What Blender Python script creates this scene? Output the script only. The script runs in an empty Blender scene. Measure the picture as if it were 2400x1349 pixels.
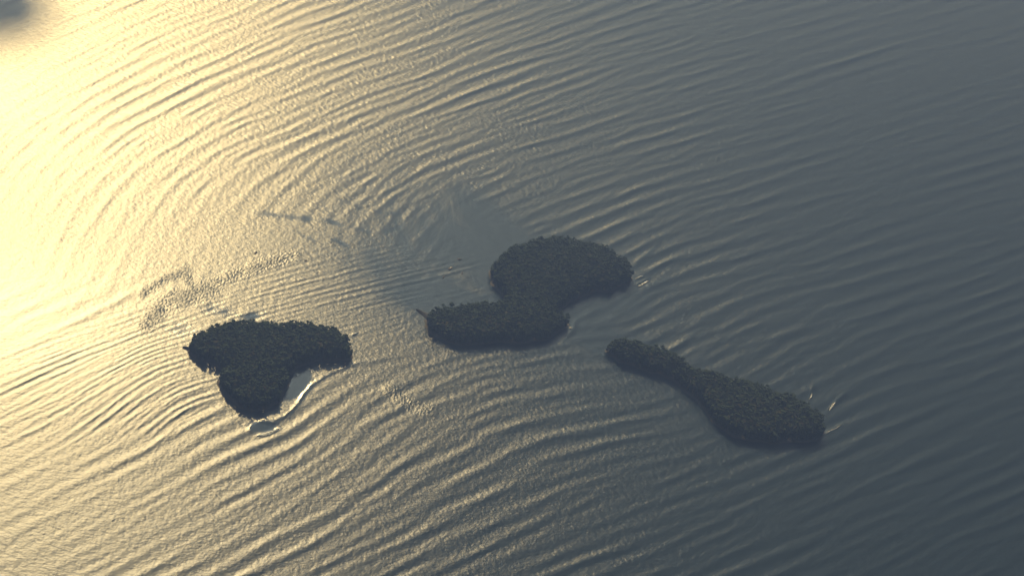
import bpy, math, random
import numpy as np
from mathutils import Matrix, Vector

random.seed(7)
rng = np.random.default_rng(11)
sc = bpy.context.scene
COL = sc.collection

# ------------------------------------------------------------------ camera
W0, H0 = 2400.0, 1349.0
HFOV = math.radians(30.0)
DEP = math.radians(37.0)
ROLL = math.radians(14.0)
ALT = 2200.0
F = (W0 / 2) / math.tan(HFOV / 2)
Rm = (Matrix.Rotation(math.pi / 2 - DEP, 3, 'X') @ Matrix.Rotation(ROLL, 3, 'Z'))
R = np.array(Rm)
cam_d = bpy.data.cameras.new('camera')
cam = bpy.data.objects.new('camera', cam_d)
COL.objects.link(cam)
cam.matrix_world = Matrix.Translation((0, 0, ALT)) @ Rm.to_4x4()
cam_d.sensor_width = 36.0
cam_d.angle = HFOV
cam_d.clip_start = 1.0
cam_d.clip_end = 200000.0
sc.camera = cam


def at(px, py, z=0.0):
    """photo pixel -> point of the place at height z"""
    px = np.asarray(px, float); py = np.asarray(py, float)
    d = np.stack([(px - W0 / 2) / F, -(py - H0 / 2) / F, -np.ones_like(px)], -1) @ R.T
    t = (np.asarray(z, float) - ALT) / d[..., 2]
    p = d * t[..., None]
    p[..., 2] += ALT
    return p


def pix(x, y, z=0.0):
    p = np.stack([x, y, np.zeros_like(x) + z - ALT], -1) @ R
    return p[..., 0] / -p[..., 2] * F + W0 / 2, -p[..., 1] / -p[..., 2] * F + H0 / 2


# ------------------------------------------------------------------ light
SUN_EL = math.radians(38.0)
a0, a1 = at(1200, 760), at(1139, 560)
az = math.atan2(a1[0] - a0[0], a1[1] - a0[1])       # from +Y towards +X
SUN = np.array([math.sin(az) * math.cos(SUN_EL), math.cos(az) * math.cos(SUN_EL), math.sin(SUN_EL)])
world = bpy.data.worlds.new('World')
sc.world = world
world.use_nodes = True
wn = world.node_tree
sky = wn.nodes.new('ShaderNodeTexSky')
sky.sky_type = 'NISHITA'
sky.sun_disc = False
sky.sun_elevation = SUN_EL
sky.sun_rotation = az
sky.altitude = 0
sky.air_density = 0.7
sky.dust_density = 0.6
sky.ozone_density = 1.0
bg = wn.nodes['Background']
bg.inputs['Strength'].default_value = 0.05
wn.links.new(sky.outputs[0], bg.inputs[0])
sl = bpy.data.lights.new('sun', 'SUN')
sl.energy = 5.0
sl.angle = math.radians(0.53)
sl.color = (1.0, 0.98, 0.99)
so = bpy.data.objects.new('sun', sl)
COL.objects.link(so)
so.rotation_euler = Vector(SUN).to_track_quat('Z', 'Y').to_euler()
so.location = (0, 0, 5000)
sc.view_settings.view_transform = 'Standard'
sc.view_settings.look = 'None'
sc.view_settings.exposure = 0.56
sc.view_settings.gamma = 1.0
sc.view_settings.use_curve_mapping = False
sc.cycles.volume_bounces = 0
sc.cycles.max_bounces = 4
sc.cycles.use_denoising = True


# ------------------------------------------------------------------ helpers
def tag(o, label=None, cat=None, group=None, kind=None):
    if label: o['label'] = label
    if cat: o['category'] = cat
    if group: o['group'] = group
    if kind: o['kind'] = kind
    return o


def mesh_obj(name, v, f, mat, parent=None, smooth=True):
    me = bpy.data.meshes.new(name)
    v = np.asarray(v, np.float32)
    f = np.asarray(f, np.int32)
    n = f.shape[1]
    me.vertices.add(len(v)); me.vertices.foreach_set('co', v.ravel())
    me.loops.add(f.size); me.loops.foreach_set('vertex_index', f.ravel())
    me.polygons.add(len(f)); me.polygons.foreach_set('loop_start', np.arange(0, f.size, n, dtype=np.int32))
    me.update(calc_edges=True)
    me.polygons.foreach_set('use_smooth', np.full(len(f), smooth))
    me.materials.append(mat)
    o = bpy.data.objects.new(name, me)
    COL.objects.link(o)
    if parent: o.parent = parent
    return o


def empty(name, loc):
    o = bpy.data.objects.new(name, None)
    COL.objects.link(o)
    o.location = loc
    return o


def material(name, base, rough=0.8, var=None, scale=1.0, spec=0.1):
    m = bpy.data.materials.new(name); m.use_nodes = True
    nt = m.node_tree; b = nt.nodes['Principled BSDF']
    b.inputs['Roughness'].default_value = rough
    b.inputs['Specular IOR Level'].default_value = spec
    b.inputs['Base Color'].default_value = (*base, 1)
    if var:
        tc = nt.nodes.new('ShaderNodeTexCoord'); nz = nt.nodes.new('ShaderNodeTexNoise')
        nz.inputs['Scale'].default_value = scale; nz.inputs['Detail'].default_value = 4
        mx = nt.nodes.new('ShaderNodeMix'); mx.data_type = 'RGBA'
        mx.inputs[6].default_value = (*base, 1); mx.inputs[7].default_value = (*var, 1)
        nt.links.new(tc.outputs['Object'], nz.inputs['Vector'])
        nt.links.new(nz.outputs['Fac'], mx.inputs[0]); nt.links.new(mx.outputs[2], b.inputs['Base Color'])
    return m


def seg_dist(px, py, pts):
    """distance in photo pixels to a polyline and the parameter along it"""
    best = np.full(px.shape, 1e9); tt = np.zeros(px.shape); sg = np.zeros(px.shape)
    n = len(pts) - 1
    for i in range(n):
        (x0, y0), (x1, y1) = pts[i][:2], pts[i + 1][:2]
        dx, dy = x1 - x0, y1 - y0
        L = dx * dx + dy * dy
        t = np.clip(((px - x0) * dx + (py - y0) * dy) / L, 0, 1)
        ex, ey = px - (x0 + t * dx), py - (y0 + t * dy)
        d = np.hypot(ex, ey)
        s = np.sign(dx * ey - dy * ex)
        m = d < best
        best = np.where(m, d, best); tt = np.where(m, (i + t) / n, tt); sg = np.where(m, s, sg)
    return best, tt, sg


def inside(px, py, poly):
    r = np.zeros(px.shape, bool)
    n = len(poly)
    for i in range(n):
        x0, y0 = poly[i]; x1, y1 = poly[(i + 1) % n]
        if y0 == y1: continue
        c = ((y0 > py) != (y1 > py)) & (px < (x1 - x0) * (py - y0) / (y1 - y0) + x0)
        r ^= c
    return r


def blob(px, py, cx, cy, rx, ry, rot=0.0, p=2.0):
    """soft ellipse: rot in degrees, positive = right end up in the photo"""
    a = math.radians(rot)
    dx, dy = px - cx, -(py - cy)
    u = (dx * math.cos(a) + dy * math.sin(a)) / rx
    v = (-dx * math.sin(a) + dy * math.cos(a)) / ry
    return np.exp(-(u * u + v * v) ** (p / 2) * 0.7)


def sstep(x, a, b):
    t = np.clip((x - a) / (b - a), 0, 1)
    return t * t * (3 - 2 * t)


# ------------------------------------------------------------------ swell phase fields
# crest direction (degrees, right end up) and crest spacing, read from the photograph, turned into
# ground gradients and integrated to one smooth phase per wave train
COMMON = [(1600,640,25,40),(1850,700,22,41),(2100,720,22,42),(2350,760,22,43),(1620,780,28,42),(1900,850,25,44),
          (2200,950,25,46),(1800,1150,29,46),(2100,1150,26,46),(2350,1200,25,47),(1600,1250,27,48),(2000,1300,27,48)]
FAM_A = COMMON + [(100,60,17,34),(400,60,14,32),(800,60,11,30),(1200,60,10,29),(1600,60,12,30),(2000,60,13,31),(2350,60,14,32),
    (100,220,22,34),(300,200,20,34),(600,200,18,32),(900,200,15,31),(1200,200,16,32),(1600,220,14,33),(2000,250,15,34),(2350,250,16,35),
    (100,380,42,38),(250,380,44,38),(400,350,36,36),(600,330,24,33),(800,330,22,33),(1000,330,22,33),(1300,330,19,33),(1600,380,18,36),
    (2000,400,18,37),(2350,420,19,38),(200,500,66,46),(330,500,74,50),(450,480,64,48),(600,440,48,42),(800,420,38,36),(950,430,44,36),
    (1000,470,66,40),(960,530,86,46),(1120,420,30,32),(1300,460,24,34),(1500,520,23,38),(1750,560,21,40),(2050,560,20,40),(2350,600,21,41),
    (300,600,86,54),(420,580,86,54),(600,540,75,52),(780,520,70,46),(120,560,76,50),(0,450,62,42),(1510,620,38,30)]
FAM_B = COMMON + [(1400,1250,26,50),(1100,1250,25,50),(800,1250,25,48),(500,1250,26,46),(200,1250,26,46),(50,1100,24,44),(300,1100,24,44),
    (600,1120,23,44),(900,1080,25,46),(1200,1060,24,48),(1450,1050,22,48),(1650,1060,28,46),(1100,950,20,42),(1300,930,8,40),(1450,960,5,40),
    (900,930,27,38),(760,930,40,36),(1000,880,18,36),(1200,880,4,36),(1380,900,-6,36),(1550,960,10,42),(100,950,26,40),(400,1040,30,38)]
FAM_C = [(600,640,17,14),(750,640,15,14),(900,660,12,14),(650,720,14,14),(800,740,12,14),(950,760,12,14),(870,800,20,14)]
FAM_D = [(525,985,30,16),(500,940,14,16),(450,960,34,17),(380,950,47,18),(300,960,50,20),(200,980,42,25),(100,980,32,29),(490,890,0,15),(400,885,17,16),
    (450,900,12,15),(340,910,34,17),(300,880,33,18),(200,880,33,21),(80,900,30,25),(400,840,5,15),(250,830,14,17),(100,820,18,20),(30,800,18,22),
    (100,740,10,22),(200,700,5,22),(300,1010,55,22),(420,1010,50,18)]

gc = at([-420, 2820, 2820, -420], [-330, -330, 1680, 1680])
GX0, GX1, GY0, GY1 = gc[:, 0].min(), gc[:, 0].max(), gc[:, 1].min(), gc[:, 1].max()
GN = 384
gx = np.linspace(GX0, GX1, GN); gy = np.linspace(GY0, GY1, GN)
GXX, GYY = np.meshgrid(gx, gy)
GPX, GPY = pix(GXX, GYY)


def poisson(ux, uy):
    """least-squares potential of the field (ux, uy), natural boundaries"""
    hx, hy = gx[1] - gx[0], gy[1] - gy[0]
    div = np.zeros((GN, GN))
    fx = (ux[:, 1:] + ux[:, :-1]) / 2; fy = (uy[1:] + uy[:-1]) / 2
    div[:, :-1] += fx / hx; div[:, 1:] -= fx / hx
    div[:-1] += fy / hy; div[1:] -= fy / hy
    big = np.block([[div, div[:, ::-1]], [div[::-1], div[::-1, ::-1]]])
    k = np.arange(2 * GN)
    lx = (2 * np.cos(2 * np.pi * k / (2 * GN)) - 2) / hx ** 2
    ly = (2 * np.cos(2 * np.pi * k / (2 * GN)) - 2) / hy ** 2
    L = lx[None, :] + ly[:, None]; L[0, 0] = 1
    Fq = np.fft.fft2(big) / L; Fq[0, 0] = 0
    return np.real(np.fft.ifft2(Fq))[:GN, :GN]


def family(ctrl):
    wsum = 0; ax = 0; ll = 0
    for (x, y, th, lam) in ctrl:
        w = 1.0 / ((GPX - x) ** 2 + (GPY - y) ** 2 + 60.0 ** 2) ** 2
        wsum = wsum + w; ax = ax + w * th; ll = ll + w * math.log(lam)
    th = np.radians(ax / wsum); lam = np.exp(ll / wsum)
    cx, cy = np.cos(th), -np.sin(th)          # crest direction in the photo
    nx, ny = -np.sin(th), -np.cos(th)         # across, up in the photo
    P0 = np.stack([GXX, GYY], -1)
    P1 = at(GPX + cx * 4, GPY + cy * 4)[..., :2] - P0
    P2 = (at(GPX + nx * 4, GPY + ny * 4)[..., :2] - P0) * (lam / 4)[..., None]
    det = P1[..., 0] * P2[..., 1] - P1[..., 1] * P2[..., 0]
    # g.P1 = 0, g.P2 = 1
    g = np.stack([-P1[..., 1] / det, P1[..., 0] / det], -1)
    phi = poisson(g[..., 0], g[..., 1]); psi = poisson(-g[..., 1], g[..., 0])
    i = int(np.argmin((GPX - 2100) ** 2 + (GPY - 800) ** 2))
    phi -= phi.flat[i]; psi -= psi.flat[i]
    return phi, psi, np.hypot(g[..., 0], g[..., 1])


def gsamp(a, x, y):
    u = np.clip((x - GX0) / (GX1 - GX0) * (GN - 1), 0, GN - 1.001)
    v = np.clip((y - GY0) / (GY1 - GY0) * (GN - 1), 0, GN - 1.001)
    i = u.astype(np.int32); j = v.astype(np.int32); fu = u - i; fv = v - j
    return (a[j, i] * (1 - fu) + a[j, i + 1] * fu) * (1 - fv) + (a[j + 1, i] * (1 - fu) + a[j + 1, i + 1] * fu) * fv


def tsamp(t, u, v):
    """periodic bilinear look-up, u and v in texels"""
    nv, nu = t.shape
    iu = np.floor(u).astype(np.int64); iv = np.floor(v).astype(np.int64); fu = u - iu; fv = v - iv
    i0 = iu % nu; i1 = (iu + 1) % nu; j0 = iv % nv; j1 = (iv + 1) % nv
    return (t[j0, i0] * (1 - fu) + t[j0, i1] * fu) * (1 - fv) + (t[j1, i0] * (1 - fu) + t[j1, i1] * fu) * fv


def train_tex(seed, su=0.2, sv=0.09, tilt=0.0, nu=2048, nv=1024, per=20, peak=0.11):
    """random wave train: u across crests (one wavelength = per texels), v along"""
    r = np.random.default_rng(seed)
    ku = np.fft.fftfreq(nu) * per; kv = np.fft.fftfreq(nv) * per
    KU, KV = np.meshgrid(ku, kv)
    S = np.exp(-((np.abs(KU) - 1) / su) ** 2 / 2 - ((KV - tilt * np.sign(KU)) / sv) ** 2 / 2)
    S += 0.16 * np.exp(-((np.abs(KU) - 1.7) / 0.35) ** 2 / 2 - (KV / 0.25) ** 2 / 2)
    n = np.real(np.fft.ifft2(np.fft.fft2(r.standard_normal((nv, nu))) * S))
    n /= n.std()
    n = n + peak * (n * n - 1)
    return n / n.std()


def iso_tex(seed, lo, hi, n=1024, ax=1.0):
    """band-limited isotropic noise, wavelengths lo..hi texels; ax > 1 stretches along u"""
    r = np.random.default_rng(seed)
    k = np.fft.fftfreq(n)
    KU, KV = np.meshgrid(k * ax, k)
    K = np.hypot(KU, KV) + 1e-9
    S = np.exp(-(np.log(K * math.sqrt(lo * hi)) / (0.5 * math.log(hi / lo) + 0.2)) ** 2) / K
    t = np.real(np.fft.ifft2(np.fft.fft2(r.standard_normal((n, n))) * S))
    return t / t.std()


# ------------------------------------------------------------------ the sea surface
MX, MY = 1440, 900
cor = at([-230, 2630, 2630, -230], [-150, -150, 1500, 1500])[:, :2]      # TL TR BR BL
U, V = np.meshgrid(np.linspace(0, 1, MX), np.linspace(0, 1, MY) ** 1.0)
# perspective-even rows: quad rows denser near the camera side is not needed, plain bilinear
X = (cor[0, 0] * (1 - U) + cor[1, 0] * U) * (1 - V) + (cor[3, 0] * (1 - U) + cor[2, 0] * U) * V
Y = (cor[0, 1] * (1 - U) + cor[1, 1] * U) * (1 - V) + (cor[3, 1] * (1 - U) + cor[2, 1] * U) * V
PX, PY = pix(X, Y)

# islands: rim in the photo; third value = height of what makes the rim there (0 shoreline, more for crowns); lower HEART and TWIN shores extended to stand in for tree shadow
HEART = [(444,822,5),(446,800,12),(470,778,16),(500,762,17),(545,752,18),(600,750,18),(660,752,18),(720,757,18),(770,766,18),(805,780,16),
         (820,800,12),(821,825,4),(815,841,0),(770,843,0),(718,849,0),(695,863,0),(679,883,0),(670,905,0),(658,930,0),(640,951,0),(610,962,0),
         (582,960,0),(556,944,1),(528,918,4),(516,895,6),(524,873,5),(530,868,2),(500,852,1),(470,842,1),(455,834,2)]
TWIN = [(1156,655,6),(1157,620,14),(1172,598,17),(1205,574,18),(1245,560,18),(1300,556,18),(1350,561,18),(1395,570,18),(1440,592,17),
        (1468,612,14),(1482,640,8),(1480,654,2),(1465,664,0),(1430,678,0),(1390,684,0),(1355,698,0),(1330,716,0),(1300,728,0),(1300,742,0),
        (1322,752,3),(1328,762,1),(1302,780,0),(1270,798,0),(1215,804,0),(1160,800,0),(1100,806,0),(1045,798,0),(1008,776,0),(997,755,3),
        (1002,741,8),(1030,728,13),(1060,720,14),(1110,716,14),(1160,712,14),(1182,702,10),(1175,685,3),(1163,672,2)]
LONG = [(1421,822,3),(1428,806,11),(1455,797,15),(1490,803,15),(1530,816,15),(1570,824,15),(1595,840,14),(1612,860,14),(1660,872,16),
        (1720,886,18),(1775,896,18),(1820,918,18),(1860,927,18),(1895,950,16),(1920,975,12),(1931,1002,4),(1928,1026,0),(1885,1032,0),
        (1830,1034,0),(1780,1034,0),(1728,1026,0),(1690,1002,0),(1665,975,0),(1640,945,0),(1615,920,0),(1580,893,0),(1540,876,0),(1500,861,0),
        (1465,850,0),(1440,838,0)]


def rim(pts, n=220):
    p = np.array([at(a, b, c) for a, b, c in pts])[:, :2]
    m = len(p)
    out = []
    for i in range(m):                                   # Catmull-Rom, closed
        p0, p1, p2, p3 = p[i - 1], p[i], p[(i + 1) % m], p[(i + 2) % m]
        for t in np.linspace(0, 1, 7)[:-1]:
            out.append(0.5 * ((2 * p1) + (p2 - p0) * t + (2 * p0 - 5 * p1 + 4 * p2 - p3) * t * t + (3 * p1 - p0 - 3 * p2 + p3) * t ** 3))
    out = np.array(out)
    k = len(out); rr = np.random.default_rng(len(pts)); ph = rr.uniform(0, 6.28, 40)
    a = np.arange(k) / k * 2 * np.pi
    w = sum(math.cos(0) * np.sin(a * (6 + 3 * i) + ph[i]) * (1.5 / (1 + 0.12 * i)) for i in range(14)) * 0.85
    t = np.roll(out, -1, 0) - np.roll(out, 1, 0); t /= np.linalg.norm(t, axis=1)[:, None]
    return out + np.stack([t[:, 1], -t[:, 0]], -1) * w[:, None]


RIMS = [rim(HEART), rim(TWIN), rim(LONG)]


def poly_dist(x, y, poly):
    pts = [tuple(q) for q in poly] + [tuple(poly[0])]
    d, _, _ = seg_dist(x, y, pts)
    return np.where(inside(x, y, [tuple(q) for q in poly]), -d, d)


# distance to the nearest shore in metres (coarse grid, then sampled)
DSH = np.minimum.reduce([poly_dist(GXX, GYY, r) for r in RIMS])
dsh = gsamp(DSH, X, Y)

phA, psA, gA = family([(a, b, c, d * (0.98 if (a, b, c, d) in COMMON else 0.9)) for a, b, c, d in FAM_A])
phB, psB, gB = family([(a, b, c, d * 0.98) for a, b, c, d in FAM_B])
phC, psC, gC = family(FAM_C)
phD, psD, gD = family([(a, b, c, d * 0.8) for a, b, c, d in FAM_D])
T1 = train_tex(3, su=0.17, sv=0.055); T2 = train_tex(4, su=0.28, sv=0.12)
TB = train_tex(8, su=0.2, sv=0.075, peak=0.06)
TF = train_tex(5, su=0.26, sv=0.035)
PER = 20


def train(T, ph, ps, g, dx=0.0):
    return tsamp(T, (gsamp(ph, X, Y) + dx) * PER, gsamp(ps, X, Y) * PER) / (2 * np.pi * gsamp(g, X, Y))


# which train runs where
wb = np.interp(PX, [-300, 0, 450, 1000, 1400, 1500, 1700, 2000, 2700], [700, 700, 700, 740, 760, 740, 800, 900, 1000])
low = sstep(PY, wb - 60, wb + 60)                        # 0 above the islands, 1 below
mA = 1 - low
mB = low.copy()
# swell strength (rms slope) over the place
sA = 0.035 * (0.72 + 0.28 * sstep(PX, 300, 1300))
sA *= 1 - 0.35 * sstep(PX, 1300, 2100) * sstep(PY, 700, 300)
sA *= 1 - 0.72 * blob(PX, PY, 120, 620, 330, 190, 0, 3)
sA *= 1 - 0.93 * blob(PX, PY, 780, 640, 420, 125, -8, 4)
sA *= 1 - 0.95 * blob(PX, PY, 1130, 560, 150, 75, -30, 4)
sA *= 1 - 0.6 * blob(PX, PY, 620, 520, 200, 90, 0, 3)
sB = 0.042 * (0.8 + 0.2 * sstep(PX, 300, 1200))
sB *= 1 - 0.97 * blob(PX, PY, 240, 840, 420, 115, 10, 4)
sB *= 1 - 0.5 * blob(PX, PY, 0, 1200, 260, 300, 0, 2)
sB *= 1 - 0.95 * blob(PX, PY, 640, 780, 420, 110, 0, 4)
sB *= 1 - 0.55 * blob(PX, PY, 1400, 860, 260, 70, -20, 3)
sB *= 1 - 0.8 * blob(PX, PY, 700, 900, 60, 60, 45, 4)
sC = 0.034 * blob(PX, PY, 780, 690, 330, 90, 8, 3)
sD = 0.046 * np.maximum(blob(PX, PY, 260, 890, 320, 120, 14, 4), 1.25 * blob(PX, PY, 400, 945, 150, 75, 20, 3))
near = sstep(dsh, 0, 45)
lowd = 0.75 * sstep(PY, 820, 1000)
land = (1 - sstep(dsh, -18, 4))
height = (mA * sA * train(T1, phA, psA, gA) + mB * sB * train(T1, phB, psB, gB) * (1 - lowd) + lowd * mB * sB * train(TB, phB, psB, gB) +
          0.22 * (mA * sA + mB * sB) * train(T2, phB * 1.45, psB * 1.45, gB * 1.45, 7.3))
height += sC * train(TF, phC, psC, gC)
height *= 0.35 + 0.65 * near
height += sD * (0.6 + 0.4 * near) * train(TF, phD, psD, gD, 31.0)
# chop: short waves that run every way
C1 = iso_tex(21, 7, 14, ax=0.6); C2 = iso_tex(22, 4, 7, ax=0.6); G1 = iso_tex(23, 60, 300); G2 = iso_tex(24, 30, 90, ax=0.3)
gust = tsamp(G1, X / 14, Y / 14)
chop = (tsamp(C1, X / 2.0, Y / 2.0) * 0.016 + tsamp(C2, X / 1.5, Y / 1.5) * 0.016)

# roughness of the water (unresolved ripples) and strength of the fine relief
rough = 0.34 + 0.008 * gust
relief = 1.0 + 0.12 * gust
calm = np.zeros_like(PX)
for b in [(1150, 530, 95, 34, -42, 2), (1200, 555, 60, 20, -40, 2), (1020, 690, 95, 34, -8, 2), (1130, 705, 70, 16, 5, 2),
          (1110, 585, 85, 40, -25, 2), (515, 728, 34, 12, -14, 2), (425, 772, 24, 12, 0, 2), (590, 742, 22, 7, 10, 2), (1400, 725, 90, 30, 10, 2),
          (1430, 800, 70, 28, -20, 2)]:
    calm = np.maximum(calm, blob(PX, PY, *b))
strk = tsamp(G2, X / 4 + Y / 9, Y / 5)
calm = np.maximum(calm * 0.9, np.maximum(0.40 * blob(PX, PY, 1060, 610, 270, 130, -30, 2), 0.36 * blob(PX, PY, 930, 640, 130, 55, -28, 2)))
calm *= 1 - 0.8 * np.maximum(blob(PX, PY, 1110, 678, 52, 7, -16, 2), blob(PX, PY, 1065, 645, 34, 12, -20, 2))
for pts, w, a in [([(590, 497), (700, 510), (790, 522), (870, 545)], 8, .55), ([(735, 535), (790, 565), (850, 592)], 6, .45), ([(690, 540), (760, 575)], 5, .3),
                  ([(790, 462), (860, 492), (1000, 512)], 8, .5), ([(880, 550), (950, 530)], 8, .5), ([(760, 548), (870, 600)], 5, .35), ([(820, 480), (850, 468)], 9, .4)]:
    d, t, _ = seg_dist(PX, PY, pts)
    calm = np.maximum(calm, a * np.exp(-(d / w) ** 1.6) * (0.55 + 0.45 * np.sin(t * 3.1)) * (1 + 0.3 * strk))
calm = np.clip(calm * (1 + 0.18 * strk), 0, 1)
flat = np.maximum(blob(PX, PY, 690, 895, 46, 34, 48, 4), blob(PX, PY, 617, 1000, 30, 11, -3, 5))
lee = np.maximum(blob(PX, PY, 800, 660, 330, 110, -6, 4), blob(PX, PY, 150, 760, 330, 150, 0, 3))
rip = np.zeros_like(PX)
for pts, w in [([(345, 760), (370, 728), (405, 704), (450, 688), (500, 672)], 21), ([(490, 668), (560, 640), (620, 618), (690, 600)], 13),
               ([(330, 690), (380, 655), (440, 632)], 9), ([(430, 632), (455, 690)], 12), ([(910, 915), (960, 945), (1010, 965)], 13)]:
    d, t, _ = seg_dist(PX, PY, pts)
    rip = np.maximum(rip, 0.95 * np.exp(-(d / (w * 0.95)) ** 2) * (0.75 + 0.25 * np.sin(t * 3.1)))
G3 = iso_tex(25, 4, 9, ax=0.5)
rip = np.clip(rip * (0.75 + 0.35 * tsamp(G3, X / 1.6, Y / 1.6) + 0.35 * strk), 0, 1)
chop *= (1 - 0.85 * np.maximum(calm, flat)) * (1 - 0.5 * lee) * (1 + 1.8 * rip)
height += chop * (0.3 + 0.7 * sstep(dsh, 0, 30))
rough = rough - 0.15 * calm - 0.20 * flat - 0.02 * lee + 0.04 * rip
relief = relief * (1 - 0.85 * np.maximum(calm, flat)) * (1 - 0.35 * lee) + 1.3 * rip

# steep single crests over the reefs: polyline, height m, half width px, run-out
CREST = [
    ([(930, 834), (880, 843), (831, 852), (774, 874), (732, 900), (710, 925), (698, 945), (684, 962), (664, 976), (642, 984), (614, 984), (588, 987), (560, 1000)], 0.55, 4.5),
    ([(600, 1021), (620, 1019), (640, 1012), (656, 1003)], 1.1, 4), ([(655, 1000), (645, 990), (615, 988), (590, 996), (583, 1006), (596, 1016)], .45, 4), ([(822, 786), (836, 780)], .6, 3),
    ([(1488, 668), (1505, 660), (1522, 652)], .9, 4), ([(1490, 655), (1506, 648)], .6, 3), ([(1940, 962), (1950, 950), (1965, 935), (1985, 918)], 1.1, 5),
    ([(1932, 1018), (1945, 1009), (1960, 1002), (1975, 992)], 1.0, 4), ([(1898, 935), (1902, 915), (1906, 900)], .7, 4),
    ([(1500, 690), (1530, 672), (1570, 655)], .7, 7), ([(1490, 612), (1520, 590), (1545, 570)], .5, 5),
    ([(1320, 800), (1345, 770), (1350, 745)], .5, 6)]
for pts, hh, w in CREST:
    d, t, s = seg_dist(PX, PY, pts)
    e = np.sin(np.clip(t, 0.02, 0.98) * np.pi) ** 0.5
    height += hh * e * np.exp(-(d / w) ** 1.6)
    rough -= 0.05 * e * np.exp(-(d / (w * 1.5)) ** 2)
height = height * (1 - land) - 1.6 * land
edge = np.minimum.reduce([U, 1 - U, V, 1 - V])
height *= sstep(edge, 0, 0.02)

verts = np.stack([X, Y, height], -1).reshape(-1, 3)
idx = np.arange(MX * MY, dtype=np.int32).reshape(MY, MX)
faces = np.stack([idx[1:, :-1], idx[1:, 1:], idx[:-1, 1:], idx[:-1, :-1]], -1).reshape(-1, 4)
# the sea goes on to the horizon in wide rings
ring = np.concatenate([idx[0, :-1], idx[:-1, -1], idx[-1, :0:-1], idx[:0:-1, 0]])
cen = verts[ring].mean(0)
prev = ring
nv = len(verts); vlist = [verts]; flist = [faces]
for s in (1.25, 1.7, 2.6, 5, 12, 40):
    nw = cen + (verts[ring] - cen) * s; nw[:, 2] = 0
    ids = np.arange(nv, nv + len(ring), dtype=np.int32); nv += len(ring)
    vlist.append(nw)
    flist.append(np.stack([prev, np.roll(prev, -1), np.roll(ids, -1), ids], -1))
    prev = ids
extra = nv - MX * MY

wm = bpy.data.materials.new('sea_water'); wm.use_nodes = True
nt = wm.node_tree; N = nt.nodes; Lk = nt.links
N.remove(N['Principled BSDF'])
bd = N.new('ShaderNodeBsdfDiffuse'); bd.inputs['Color'].default_value = (0.008, 0.016, 0.024, 1)
bs = N.new('ShaderNodeBsdfAnisotropic'); bs.distribution = 'BECKMANN'; bs.inputs['Color'].default_value = (1, 1, 1, 1)
fr = N.new('ShaderNodeFresnel'); fr.inputs['IOR'].default_value = 1.333
mixw = N.new('ShaderNodeMixShader')
Lk.new(fr.outputs[0], mixw.inputs[0]); Lk.new(bd.outputs[0], mixw.inputs[1]); Lk.new(bs.outputs[0], mixw.inputs[2])
Lk.new(mixw.outputs[0], N['Material Output'].inputs['Surface'])
ar = N.new('ShaderNodeAttribute'); ar.attribute_name = 'ripple'
Lk.new(ar.outputs['Fac'], bs.inputs['Roughness'])
tc = N.new('ShaderNodeTexCoord')
mp = N.new('ShaderNodeMapping'); mp.inputs['Rotation'].default_value = (0, 0, math.radians(14)); mp.inputs['Scale'].default_value = (0.55, 1.0, 1.0)
Lk.new(tc.outputs['Object'], mp.inputs['Vector'])
n1 = N.new('ShaderNodeTexNoise'); n1.inputs['Scale'].default_value = 0.20; n1.inputs['Detail'].default_value = 3; n1.inputs['Roughness'].default_value = 0.6
Lk.new(mp.outputs[0], n1.inputs['Vector'])
n2 = N.new('ShaderNodeTexNoise'); n2.inputs['Scale'].default_value = 0.09; n2.inputs['Detail'].default_value = 2
Lk.new(tc.outputs['Object'], n2.inputs['Vector'])
ad = N.new('ShaderNodeMath'); ad.operation = 'MULTIPLY_ADD'
Lk.new(n2.outputs['Fac'], ad.inputs[0]); ad.inputs[1].default_value = 0.8; Lk.new(n1.outputs['Fac'], ad.inputs[2])
br = N.new('ShaderNodeAttribute'); br.attribute_name = 'relief'
ms = N.new('ShaderNodeMath'); ms.operation = 'MULTIPLY'; ms.inputs[1].default_value = 0.6
Lk.new(br.outputs['Fac'], ms.inputs[0])
mh = N.new('ShaderNodeMath'); mh.operation = 'MULTIPLY'
Lk.new(ad.outputs[0], mh.inputs[0]); Lk.new(ms.outputs[0], mh.inputs[1])
bu = N.new('ShaderNodeBump'); bu.inputs['Strength'].default_value = 1.0; bu.inputs['Distance'].default_value = 1.0
Lk.new(mh.outputs[0], bu.inputs['Height']); Lk.new(bu.outputs[0], bs.inputs['Normal'])

sea = mesh_obj('sea', np.concatenate(vlist), np.concatenate(flist), wm)
for nm, arr, dv in (('ripple', rough, 0.345), ('relief', relief, 1.0)):
    a = sea.data.attributes.new(nm, 'FLOAT', 'POINT')
    a.data.foreach_set('value', np.concatenate([arr.ravel(), np.full(extra, dv)]).astype(np.float32))
tag(sea, 'wide sunlit sea with long swells bending round the islands', kind='structure')

# ------------------------------------------------------------------ islands
m_soil = material('island_soil', (0.05, 0.045, 0.03), 0.95, (0.03, 0.035, 0.02), 0.05)
m_sand = material('beach_sand', (0.10, 0.092, 0.08), 0.95, (0.07, 0.065, 0.055), 0.12)
m_leaf = material('forest_leaves', (0.026, 0.038, 0.022), 1.0, (0.032, 0.044, 0.025), 0.12)
m_leaf2 = material('shore_tree_leaves', (0.026, 0.038, 0.022), 1.0, (0.032, 0.044, 0.025), 0.3)
m_bark = material('tree_bark', (0.12, 0.09, 0.065), 0.9, (0.07, 0.055, 0.04), 2.0)


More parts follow.
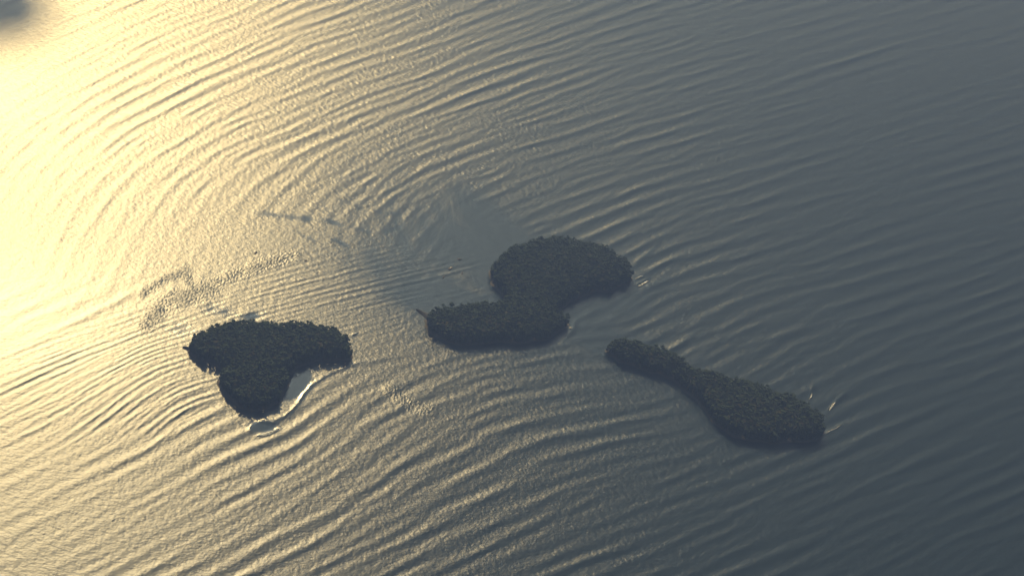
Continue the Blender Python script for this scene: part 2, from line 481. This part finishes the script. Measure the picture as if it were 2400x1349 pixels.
def ico():
    t = (1 + 5 ** 0.5) / 2
    v = [(-1, t, 0), (1, t, 0), (-1, -t, 0), (1, -t, 0), (0, -1, t), (0, 1, t), (0, -1, -t), (0, 1, -t), (t, 0, -1), (t, 0, 1), (-t, 0, -1), (-t, 0, 1)]
    f = [(0, 11, 5), (0, 5, 1), (0, 1, 7), (0, 7, 10), (0, 10, 11), (1, 5, 9), (5, 11, 4), (11, 10, 2), (10, 7, 6), (7, 1, 8),
         (3, 9, 4), (3, 4, 2), (3, 2, 6), (3, 6, 8), (3, 8, 9), (4, 9, 5), (2, 4, 11), (6, 2, 10), (8, 6, 7), (9, 8, 1)]
    return np.array(v, float) / math.hypot(1, t), np.array(f)


IV, IF = ico()


def crown_kit(r, big=False):
    """one crown of unit radius: clumps of foliage and loose leaf sprays"""
    vs, fs, n = [], [], 0
    for k in range(7 if big else 3):
        a = r.uniform(0, 6.28); q = r.uniform(0.1, 0.55) if k else 0
        c = np.array([math.cos(a) * q, math.sin(a) * q, r.uniform(-0.2, 0.3)])
        s = r.uniform(0.45, 0.75) * np.array([1, 1, r.uniform(0.6, 0.95)])
        v = IV * (1 + r.uniform(-0.22, 0.22, (12, 1))) * s + c
        vs.append(v); fs.append(IF + n); n += 12
    for k in range(46 if big else 16):
        d = r.standard_normal(3); d /= np.linalg.norm(d); d[2] = abs(d[2]) * 0.9 - 0.15
        c = d * r.uniform(0.75, 1.1) * np.array([1, 1, 0.85])
        v = c + r.uniform(-0.24, 0.24, (3, 3))
        vs.append(v); fs.append(np.array([[0, 1, 2]]) + n); n += 3
    return np.concatenate(vs), np.concatenate(fs)


kr = np.random.default_rng(5)
KITS = [crown_kit(kr) for _ in range(10)]
BIGKITS = [crown_kit(kr, True) for _ in range(5)]
m_leaf_me = {}


def island(poly, name, label, peak, tree_h, n_edge, edge_label, edge_group, seed):
    r = np.random.default_rng(seed)
    cx, cy = poly.mean(0)
    root = empty(name, (cx, cy, 0))
    tag(root, label, 'island')
    lo, hi = poly.min(0), poly.max(0)
    # ground: grid over the island, domed, sloping to the water
    st = 5.0
    xs = np.arange(lo[0] - 22, hi[0] + 22, st); ys = np.arange(lo[1] - 22, hi[1] + 22, st)
    xx, yy = np.meshgrid(xs, ys)
    d = poly_dist(xx, yy, poly)
    zz = np.where(d < 0, peak * (1 - np.exp(d / 45.0)) + 0.9 * (1 - np.exp(d / 4.0)) + 0.35, 0.35 - d * 0.14)
    zz += np.where(d < -6, 0.5 * np.sin(xx * 0.11) * np.cos(yy * 0.13), 0)
    i = np.arange(xx.size).reshape(xx.shape)
    q = np.stack([i[:-1, :-1], i[:-1, 1:], i[1:, 1:], i[1:, :-1]], -1).reshape(-1, 4)
    dm = d.ravel()[q].min(1)
    v = np.stack([xx - cx, yy - cy, zz], -1).reshape(-1, 3)
    for nm, sel, mt in (('ground', dm < -5, m_soil), ('beach', (dm >= -5) & (dm < 2), m_sand)):
        qs = q[sel]; u, inv = np.unique(qs, return_inverse=True)
        mesh_obj(nm, v[u], inv.reshape(qs.shape), mt, root)
    # forest: crowns packed over the whole island
    sp = 4.3
    gx_, gy_ = np.meshgrid(np.arange(lo[0], hi[0], sp), np.arange(lo[1], hi[1], sp))
    gx_ = gx_.ravel() + r.uniform(-2.2, 2.2, gx_.size); gy_ = gy_.ravel() + r.uniform(-2.2, 2.2, gy_.size)
    dd = poly_dist(gx_, gy_, poly)
    k = dd < -0.8
    gx_, gy_, dd = gx_[k], gy_[k], dd[k]
    vs, fs, n = [], [], 0
    for x, y, e in zip(gx_, gy_, dd):
        kv, kf = KITS[r.integers(10)]
        g = peak * (1 - math.exp(e / 45.0)) + 0.5
        h = tree_h * (0.64 + 0.28 * (1 - math.exp(e / 9.0))) * r.uniform(0.82, 1.14) + (r.random() < 0.08) * 4.0
        rad = r.uniform(2.2, 4.4)
        h += 2.2 * math.sin(x * 0.13 + seed) * math.cos(y * 0.11 + 2 * seed) + 1.2 * math.sin(x * .31 + y * .23)
        a = r.uniform(0, 6.28); ca, sa = math.cos(a), math.sin(a)
        w = kv * np.array([rad, rad, rad * r.uniform(0.8, 1.15)])
        w = np.stack([w[:, 0] * ca - w[:, 1] * sa + x - cx, w[:, 0] * sa + w[:, 1] * ca + y - cy, w[:, 2] + g + h - rad * 0.7], -1)
        vs.append(w); fs.append(kf + n); n += len(w)
        if e > -14:                                     # understorey that fills the shore side
            w2 = kv * np.array([rad * 0.9, rad * 0.9, h * 0.42])
            vs.append(w2 + np.array([x - cx, y - cy, g + h * 0.36])); fs.append(kf + n); n += len(w2)
    o = mesh_obj('forest', np.concatenate(vs), np.concatenate(fs), m_leaf, root, smooth=False)
    tag(o, kind='stuff')
    # trees that stand out along the rim
    m = len(poly)
    for j in range(n_edge):
        p = poly[int((j + r.uniform(0.1, 0.9)) * m / n_edge) % m]
        c = np.array([cx, cy])
        inw = (c - p) / np.linalg.norm(c - p)
        p = p + inw * r.uniform(3.5, 8.0)
        h = tree_h * r.uniform(0.66, 1.02)
        t = empty('shore_tree', (p[0], p[1], 0.2))
        tag(t, edge_label, 'tree', edge_group)
        t.rotation_euler = (r.uniform(-0.12, 0.12), r.uniform(-0.12, 0.12), r.uniform(0, 6.28))
        key = j % 5
        if key not in m_leaf_me:
            kv, kf = BIGKITS[key]
            cr = mesh_obj('crown', kv, kf, m_leaf2, t, smooth=False)
            ang = np.linspace(0, 2 * math.pi, 7)[:-1]
            tv, tf = [], []
            for li, (zz_, rr, ox) in enumerate([(-1.0, .35, 0), (5.0, .26, .3), (10.0, .18, .15), (13.0, .10, 0)]):
                tv += [(math.cos(a) * rr + ox, math.sin(a) * rr, zz_) for a in ang]
            for li in range(3):
                for s in range(6):
                    tf.append((li * 6 + s, li * 6 + (s + 1) % 6, li * 6 + 6 + (s + 1) % 6, li * 6 + 6 + s))
            tr = mesh_obj('trunk', tv, tf, m_bark, t)
            m_leaf_me[key] = (cr, tr)
        else:
            cr0, tr0 = m_leaf_me[key]
            cr = cr0.copy(); tr = tr0.copy()
            COL.objects.link(cr); COL.objects.link(tr)
            cr.parent = t; tr.parent = t
        rad = r.uniform(3.2, 5.0)
        cr.scale = (rad, rad, rad * r.uniform(0.8, 1.2)); cr.location = (0, 0, h - rad * 0.8)
        tr.scale = (1, 1, (h - rad) / 13.0 * 1.05)
    return root


island(RIMS[0], 'island', 'heart shaped island of dark forest with a pale reef flat at its lower right', 14, 25, 46,
       'dark tree standing out along the rim of the heart shaped island', 'rim trees of the heart shaped island', 1)
island(RIMS[1], 'island', 'two-lobed island of dark forest in the middle, notched on its left side', 14, 25, 64,
       'dark tree standing out along the rim of the two-lobed middle island', 'rim trees of the two-lobed island', 2)
island(RIMS[2], 'island', 'long slanting island of dark forest on the right with a narrow upper end', 16, 26, 60,
       'dark tree standing out along the rim of the long slanting island', 'rim trees of the long slanting island', 3)

# sand spits that leave the islands on the left
def spit(pts, label):
    P = np.array([at(a, b) for a, b, w in pts])[:, :2]; wd = [w for _, _, w in pts]
    c = P.mean(0); v = []; f = []
    for i, (p, w) in enumerate(zip(P, wd)):
        t = P[min(i + 1, len(P) - 1)] - P[max(i - 1, 0)]; t /= np.linalg.norm(t); nn = np.array([-t[1], t[0]])
        for s, z in ((-1.3, -1.2), (-.7, 2.2), (0, 4.2), (.7, 2.2), (1.3, -1.2)):
            q = p + nn * s * w - c
            v.append((q[0] + random.uniform(-.4, .4), q[1] + random.uniform(-.4, .4), z * (0.6 + 0.4 * (w > 2))))
    for i in range(len(P) - 1):
        for s in range(4):
            f.append((i * 5 + s, i * 5 + s + 1, i * 5 + 6 + s, i * 5 + 5 + s))
    o = mesh_obj('rocky_spit', v, f, material('wet_rock', (0.05, 0.048, 0.045), 0.9, (0.035, 0.035, 0.033), 0.5))
    o.location = (c[0], c[1], 0)
    tag(o, label, 'rock spit')


spit([(452, 819, 9), (447, 817, 6), (441, 816, 4), (435, 815, 2.2), (428, 814, .8)], 'small dark pointed rock spit off the left end of the heart shaped island')
spit([(1006, 744, 9), (999, 739, 7), (991, 734, 5), (984, 730, 4), (975, 725, 1.5)], 'dark slanting rock spit off the left tip of the two-lobed island')

# ------------------------------------------------------------------ surf on the reefs
m_foam = material('sea_foam', (0.62, 0.62, 0.60), 0.7, (0.40, 0.42, 0.42), 0.6)


def surf(pts, wm_, label, seed, hgt=1.3):
    r = np.random.default_rng(seed)
    P = []
    for i in range(len(pts) - 1):
        for t in np.linspace(0, 1, 9)[:-1]:
            P.append([pts[i][k] * (1 - t) + pts[i + 1][k] * t for k in (0, 1)])
    P.append(list(pts[-1][:2]))
    P = np.array(P); G = at(P[:, 0], P[:, 1])[:, :2]
    c = G.mean(0); v = []; f = []; n = len(G)
    for i in range(n):
        t = G[min(i + 1, n - 1)] - G[max(i - 1, 0)]; t /= np.linalg.norm(t); nn = np.array([-t[1], t[0]])
        e = math.sin(math.pi * (0.04 + 0.92 * i / (n - 1))) ** 0.6
        w = wm_ * e * r.uniform(0.6, 1.25); jit = r.uniform(-0.4, 0.4)
        for s, z in ((-1, 0.1), (-.45, .9), (0, 1.15), (.5, .75), (1, 0.1)):
            q = G[i] + nn * (s * w + jit) - c
            v.append((q[0], q[1], z * hgt * (0.4 + 0.6 * e) * r.uniform(0.85, 1.15)))
    for i in range(n - 1):
        for s in range(4):
            if r.random() < 0.12: continue
            f.append((i * 5 + s, i * 5 + s + 1, i * 5 + 6 + s, i * 5 + 5 + s))
    o = mesh_obj('breaking_wave', v, f, m_foam)
    o.location = (c[0], c[1], 0.5)
    tag(o, label, 'breaking wave', 'waves breaking on the reefs')


surf([(602, 1021), (620, 1018), (640, 1011), (654, 1003)], 3.6, 'white breaking wave below the lowest tip of the heart shaped island', 1)
surf([(668, 974), (684, 961), (697, 945)], 1.6, 'short foam line on the curling crest beside the reef flat of the heart shaped island', 2, 1.9)
surf([(824, 786), (832, 782), (840, 778)], 1.8, 'small breaker just off the right end of the heart shaped island', 3)
surf([(1496, 672), (1508, 665), (1520, 658)], 2.4, 'longest foam streak off the right end of the two-lobed island', 4)
surf([(1490, 654), (1498, 650), (1506, 647)], 1.6, 'small foam streak above the longer one right of the two-lobed island', 5)
surf([(1944, 962), (1950, 952), (1957, 943)], 1.8, 'upper foam streak off the right end of the long slanting island', 6)
surf([(1934, 1018), (1945, 1010), (1958, 1005), (1972, 995)], 1.2, 'lower foam streak curving off the right end of the long slanting island', 7)
surf([(1896, 936), (1901, 930), (1903, 922)], 1.2, 'faint upright foam streak above the right end of the long slanting island', 8)
surf([(1334, 769), (1341, 768)], 2.4, 'bright foam fleck at the right tip of the lower lobe of the two-lobed island', 9)

# ------------------------------------------------------------------ boats at anchor in the lee
m_white = material('boat_white', (0.78, 0.78, 0.76), 0.4, (0.68, 0.68, 0.66), 3)
m_dark = material('boat_dark_hull', (0.04, 0.05, 0.07), 0.45, (0.06, 0.07, 0.08), 3)
m_deck = material('boat_deck', (0.14, 0.10, 0.07), 0.8, (0.10, 0.08, 0.06), 4)
m_mast = material('boat_mast', (0.35, 0.35, 0.36), 0.4)
m_glass = material('boat_window', (0.02, 0.025, 0.03), 0.15)


def box(x0, x1, y0, y1, z0, z1, tp=0.0):
    v = [(x0, y0, z0), (x1, y0, z0), (x1, y1, z0), (x0, y1, z0), (x0 + tp, y0 + tp, z1), (x1 - tp, y0 + tp, z1), (x1 - tp, y1 - tp, z1), (x0 + tp, y1 - tp, z1)]
    f = [(3, 2, 1, 0), (4, 5, 6, 7), (0, 1, 5, 4), (1, 2, 6, 5), (2, 3, 7, 6), (3, 0, 4, 7)]
    return v, f


def boat(px, py, rot, L, hull_m, label, mast):
    L *= 1.3; p = at(px, py)
    b = empty('moored_boat', (p[0], p[1], 0.5)); b.rotation_euler.z = rot
    tag(b, label, 'boat', 'boats moored in the calm lee water')
    B = L * 0.16; v = []; f = []
    st = [(-.5, .82, .0), (-.25, 1, 0), (0, 1, 0), (.25, .8, .04), (.4, .45, .1), (.5, .03, .22)]
    for (s, w, sh) in st:
        for (yy, zz) in ((1, .11), (.9, .02), (.35, -.05), (0, -.07), (-.35, -.05), (-.9, .02), (-1, .11)):
            v.append((s * L, yy * w * B, (zz + sh * 0.25) * L))
    for i in range(5):
        for k in range(6):
            f.append((i * 7 + k, i * 7 + k + 1, i * 7 + 8 + k, i * 7 + 7 + k))
    f.append((0, 1, 5, 6)); f.append((1, 2, 4, 5))
    mesh_obj('hull', v, f, hull_m, b)
    dv = []
    for (s, w, sh) in st:
        dv += [(s * L * .98, w * B * .96, (.10 + sh * .25) * L), (s * L * .98, -w * B * .96, (.10 + sh * .25) * L)]
    mesh_obj('deck', dv, [(2 * i, 2 * i + 1, 2 * i + 3, 2 * i + 2) for i in range(5)], m_deck, b, False)
    cv, cf = box(-.15 * L, .2 * L, -B * .6, B * .6, .10 * L, .2 * L, .03 * L)
    cab = mesh_obj('cabin', cv, cf, m_white if hull_m is m_white else m_dark, b, False)
    for s in (-1, 1):
        wv, wf = box(-.09 * L, .13 * L, s * B * .52 - .02, s * B * .52 + .02, .135 * L, .17 * L)
        mesh_obj('window', wv, wf, m_glass, cab, False)
    if mast:
        mv, mf = box(.06 * L, .075 * L, -.05, .05, .2 * L, 1.25 * L)
        mesh_obj('mast', mv, mf, m_mast, b, False)
        bv, bf = box(-.38 * L, .07 * L, -.09, .09, .31 * L, .335 * L)
        mesh_obj('boom', bv, bf, m_mast, b, False)


boat(600, 592, 1.2, 6.5, m_dark, 'tiny dark boat alone on the bright water high above the heart shaped island', True)
boat(717, 611, 0.4, 4.5, m_dark, 'smallest dark boat on tan water between the heart shaped and middle islands', True)
boat(1056, 629, 0.9, 8.5, m_white, 'pale boat with dark surround, largest of the cluster left of the two-lobed island', True)
boat(1077, 608, 0.2, 6.0, m_dark, 'dark boat topmost of the cluster left of the two-lobed island', True)
boat(1083, 640, 1.6, 6.0, m_dark, 'dark boat nearest the island in the cluster left of the two-lobed island', True)
boat(1040, 649, 1.4, 6.0, m_dark, 'dark boat lowest of the cluster left of the two-lobed island', True)

# ------------------------------------------------------------------ cloud out of view, added to shade the far left water
m_cloud = material('cloud_white', (0.85, 0.85, 0.85), 1.0)
base = at(-70, -8)
k = 9000.0 / SUN[2]
cc = base + SUN * k
vs, fs, n = [], [], 0
cr_ = np.random.default_rng(9)
for j in range(46):
    a = cr_.uniform(0, 6.28); q = math.sqrt(cr_.random())
    c = np.array([math.cos(a) * q * 150, math.sin(a) * q * 150, cr_.uniform(0, 45)])
    s = cr_.uniform(30, 60) * np.array([1, 1, .6])
    vs.append(IV * s * (1 + cr_.uniform(-.15, .15, (12, 1))) + c); fs.append(IF + n); n += 12
cl = mesh_obj('shade_cloud', np.concatenate(vs), np.concatenate(fs), m_cloud)
cl.location = cc
tag(cl, 'unseen white cloud drifting high above the far left water', kind='stuff')

# ------------------------------------------------------------------ haze
hm = bpy.data.materials.new('haze_air'); hm.use_nodes = True
hn = hm.node_tree; hn.nodes.clear()
ho = hn.nodes.new('ShaderNodeOutputMaterial'); hv = hn.nodes.new('ShaderNodeVolumePrincipled')
hv.inputs['Color'].default_value = (0.33, 0.50, 0.97, 1)
hv.inputs['Absorption Color'].default_value = (1, 1, 1, 1)
hv.inputs['Density'].default_value = 2.5e-4
hv.inputs['Anisotropy'].default_value = 0.8
hn.links.new(hv.outputs[0], ho.inputs['Volume'])
S = 70000.0
hvv, hff = box(-S, S, -S, S, -6.0, ALT + 12.0)
hz = mesh_obj('haze', hvv, hff, hm, smooth=False)
tag(hz, 'thin pale haze filling the air over the sea', kind='stuff')
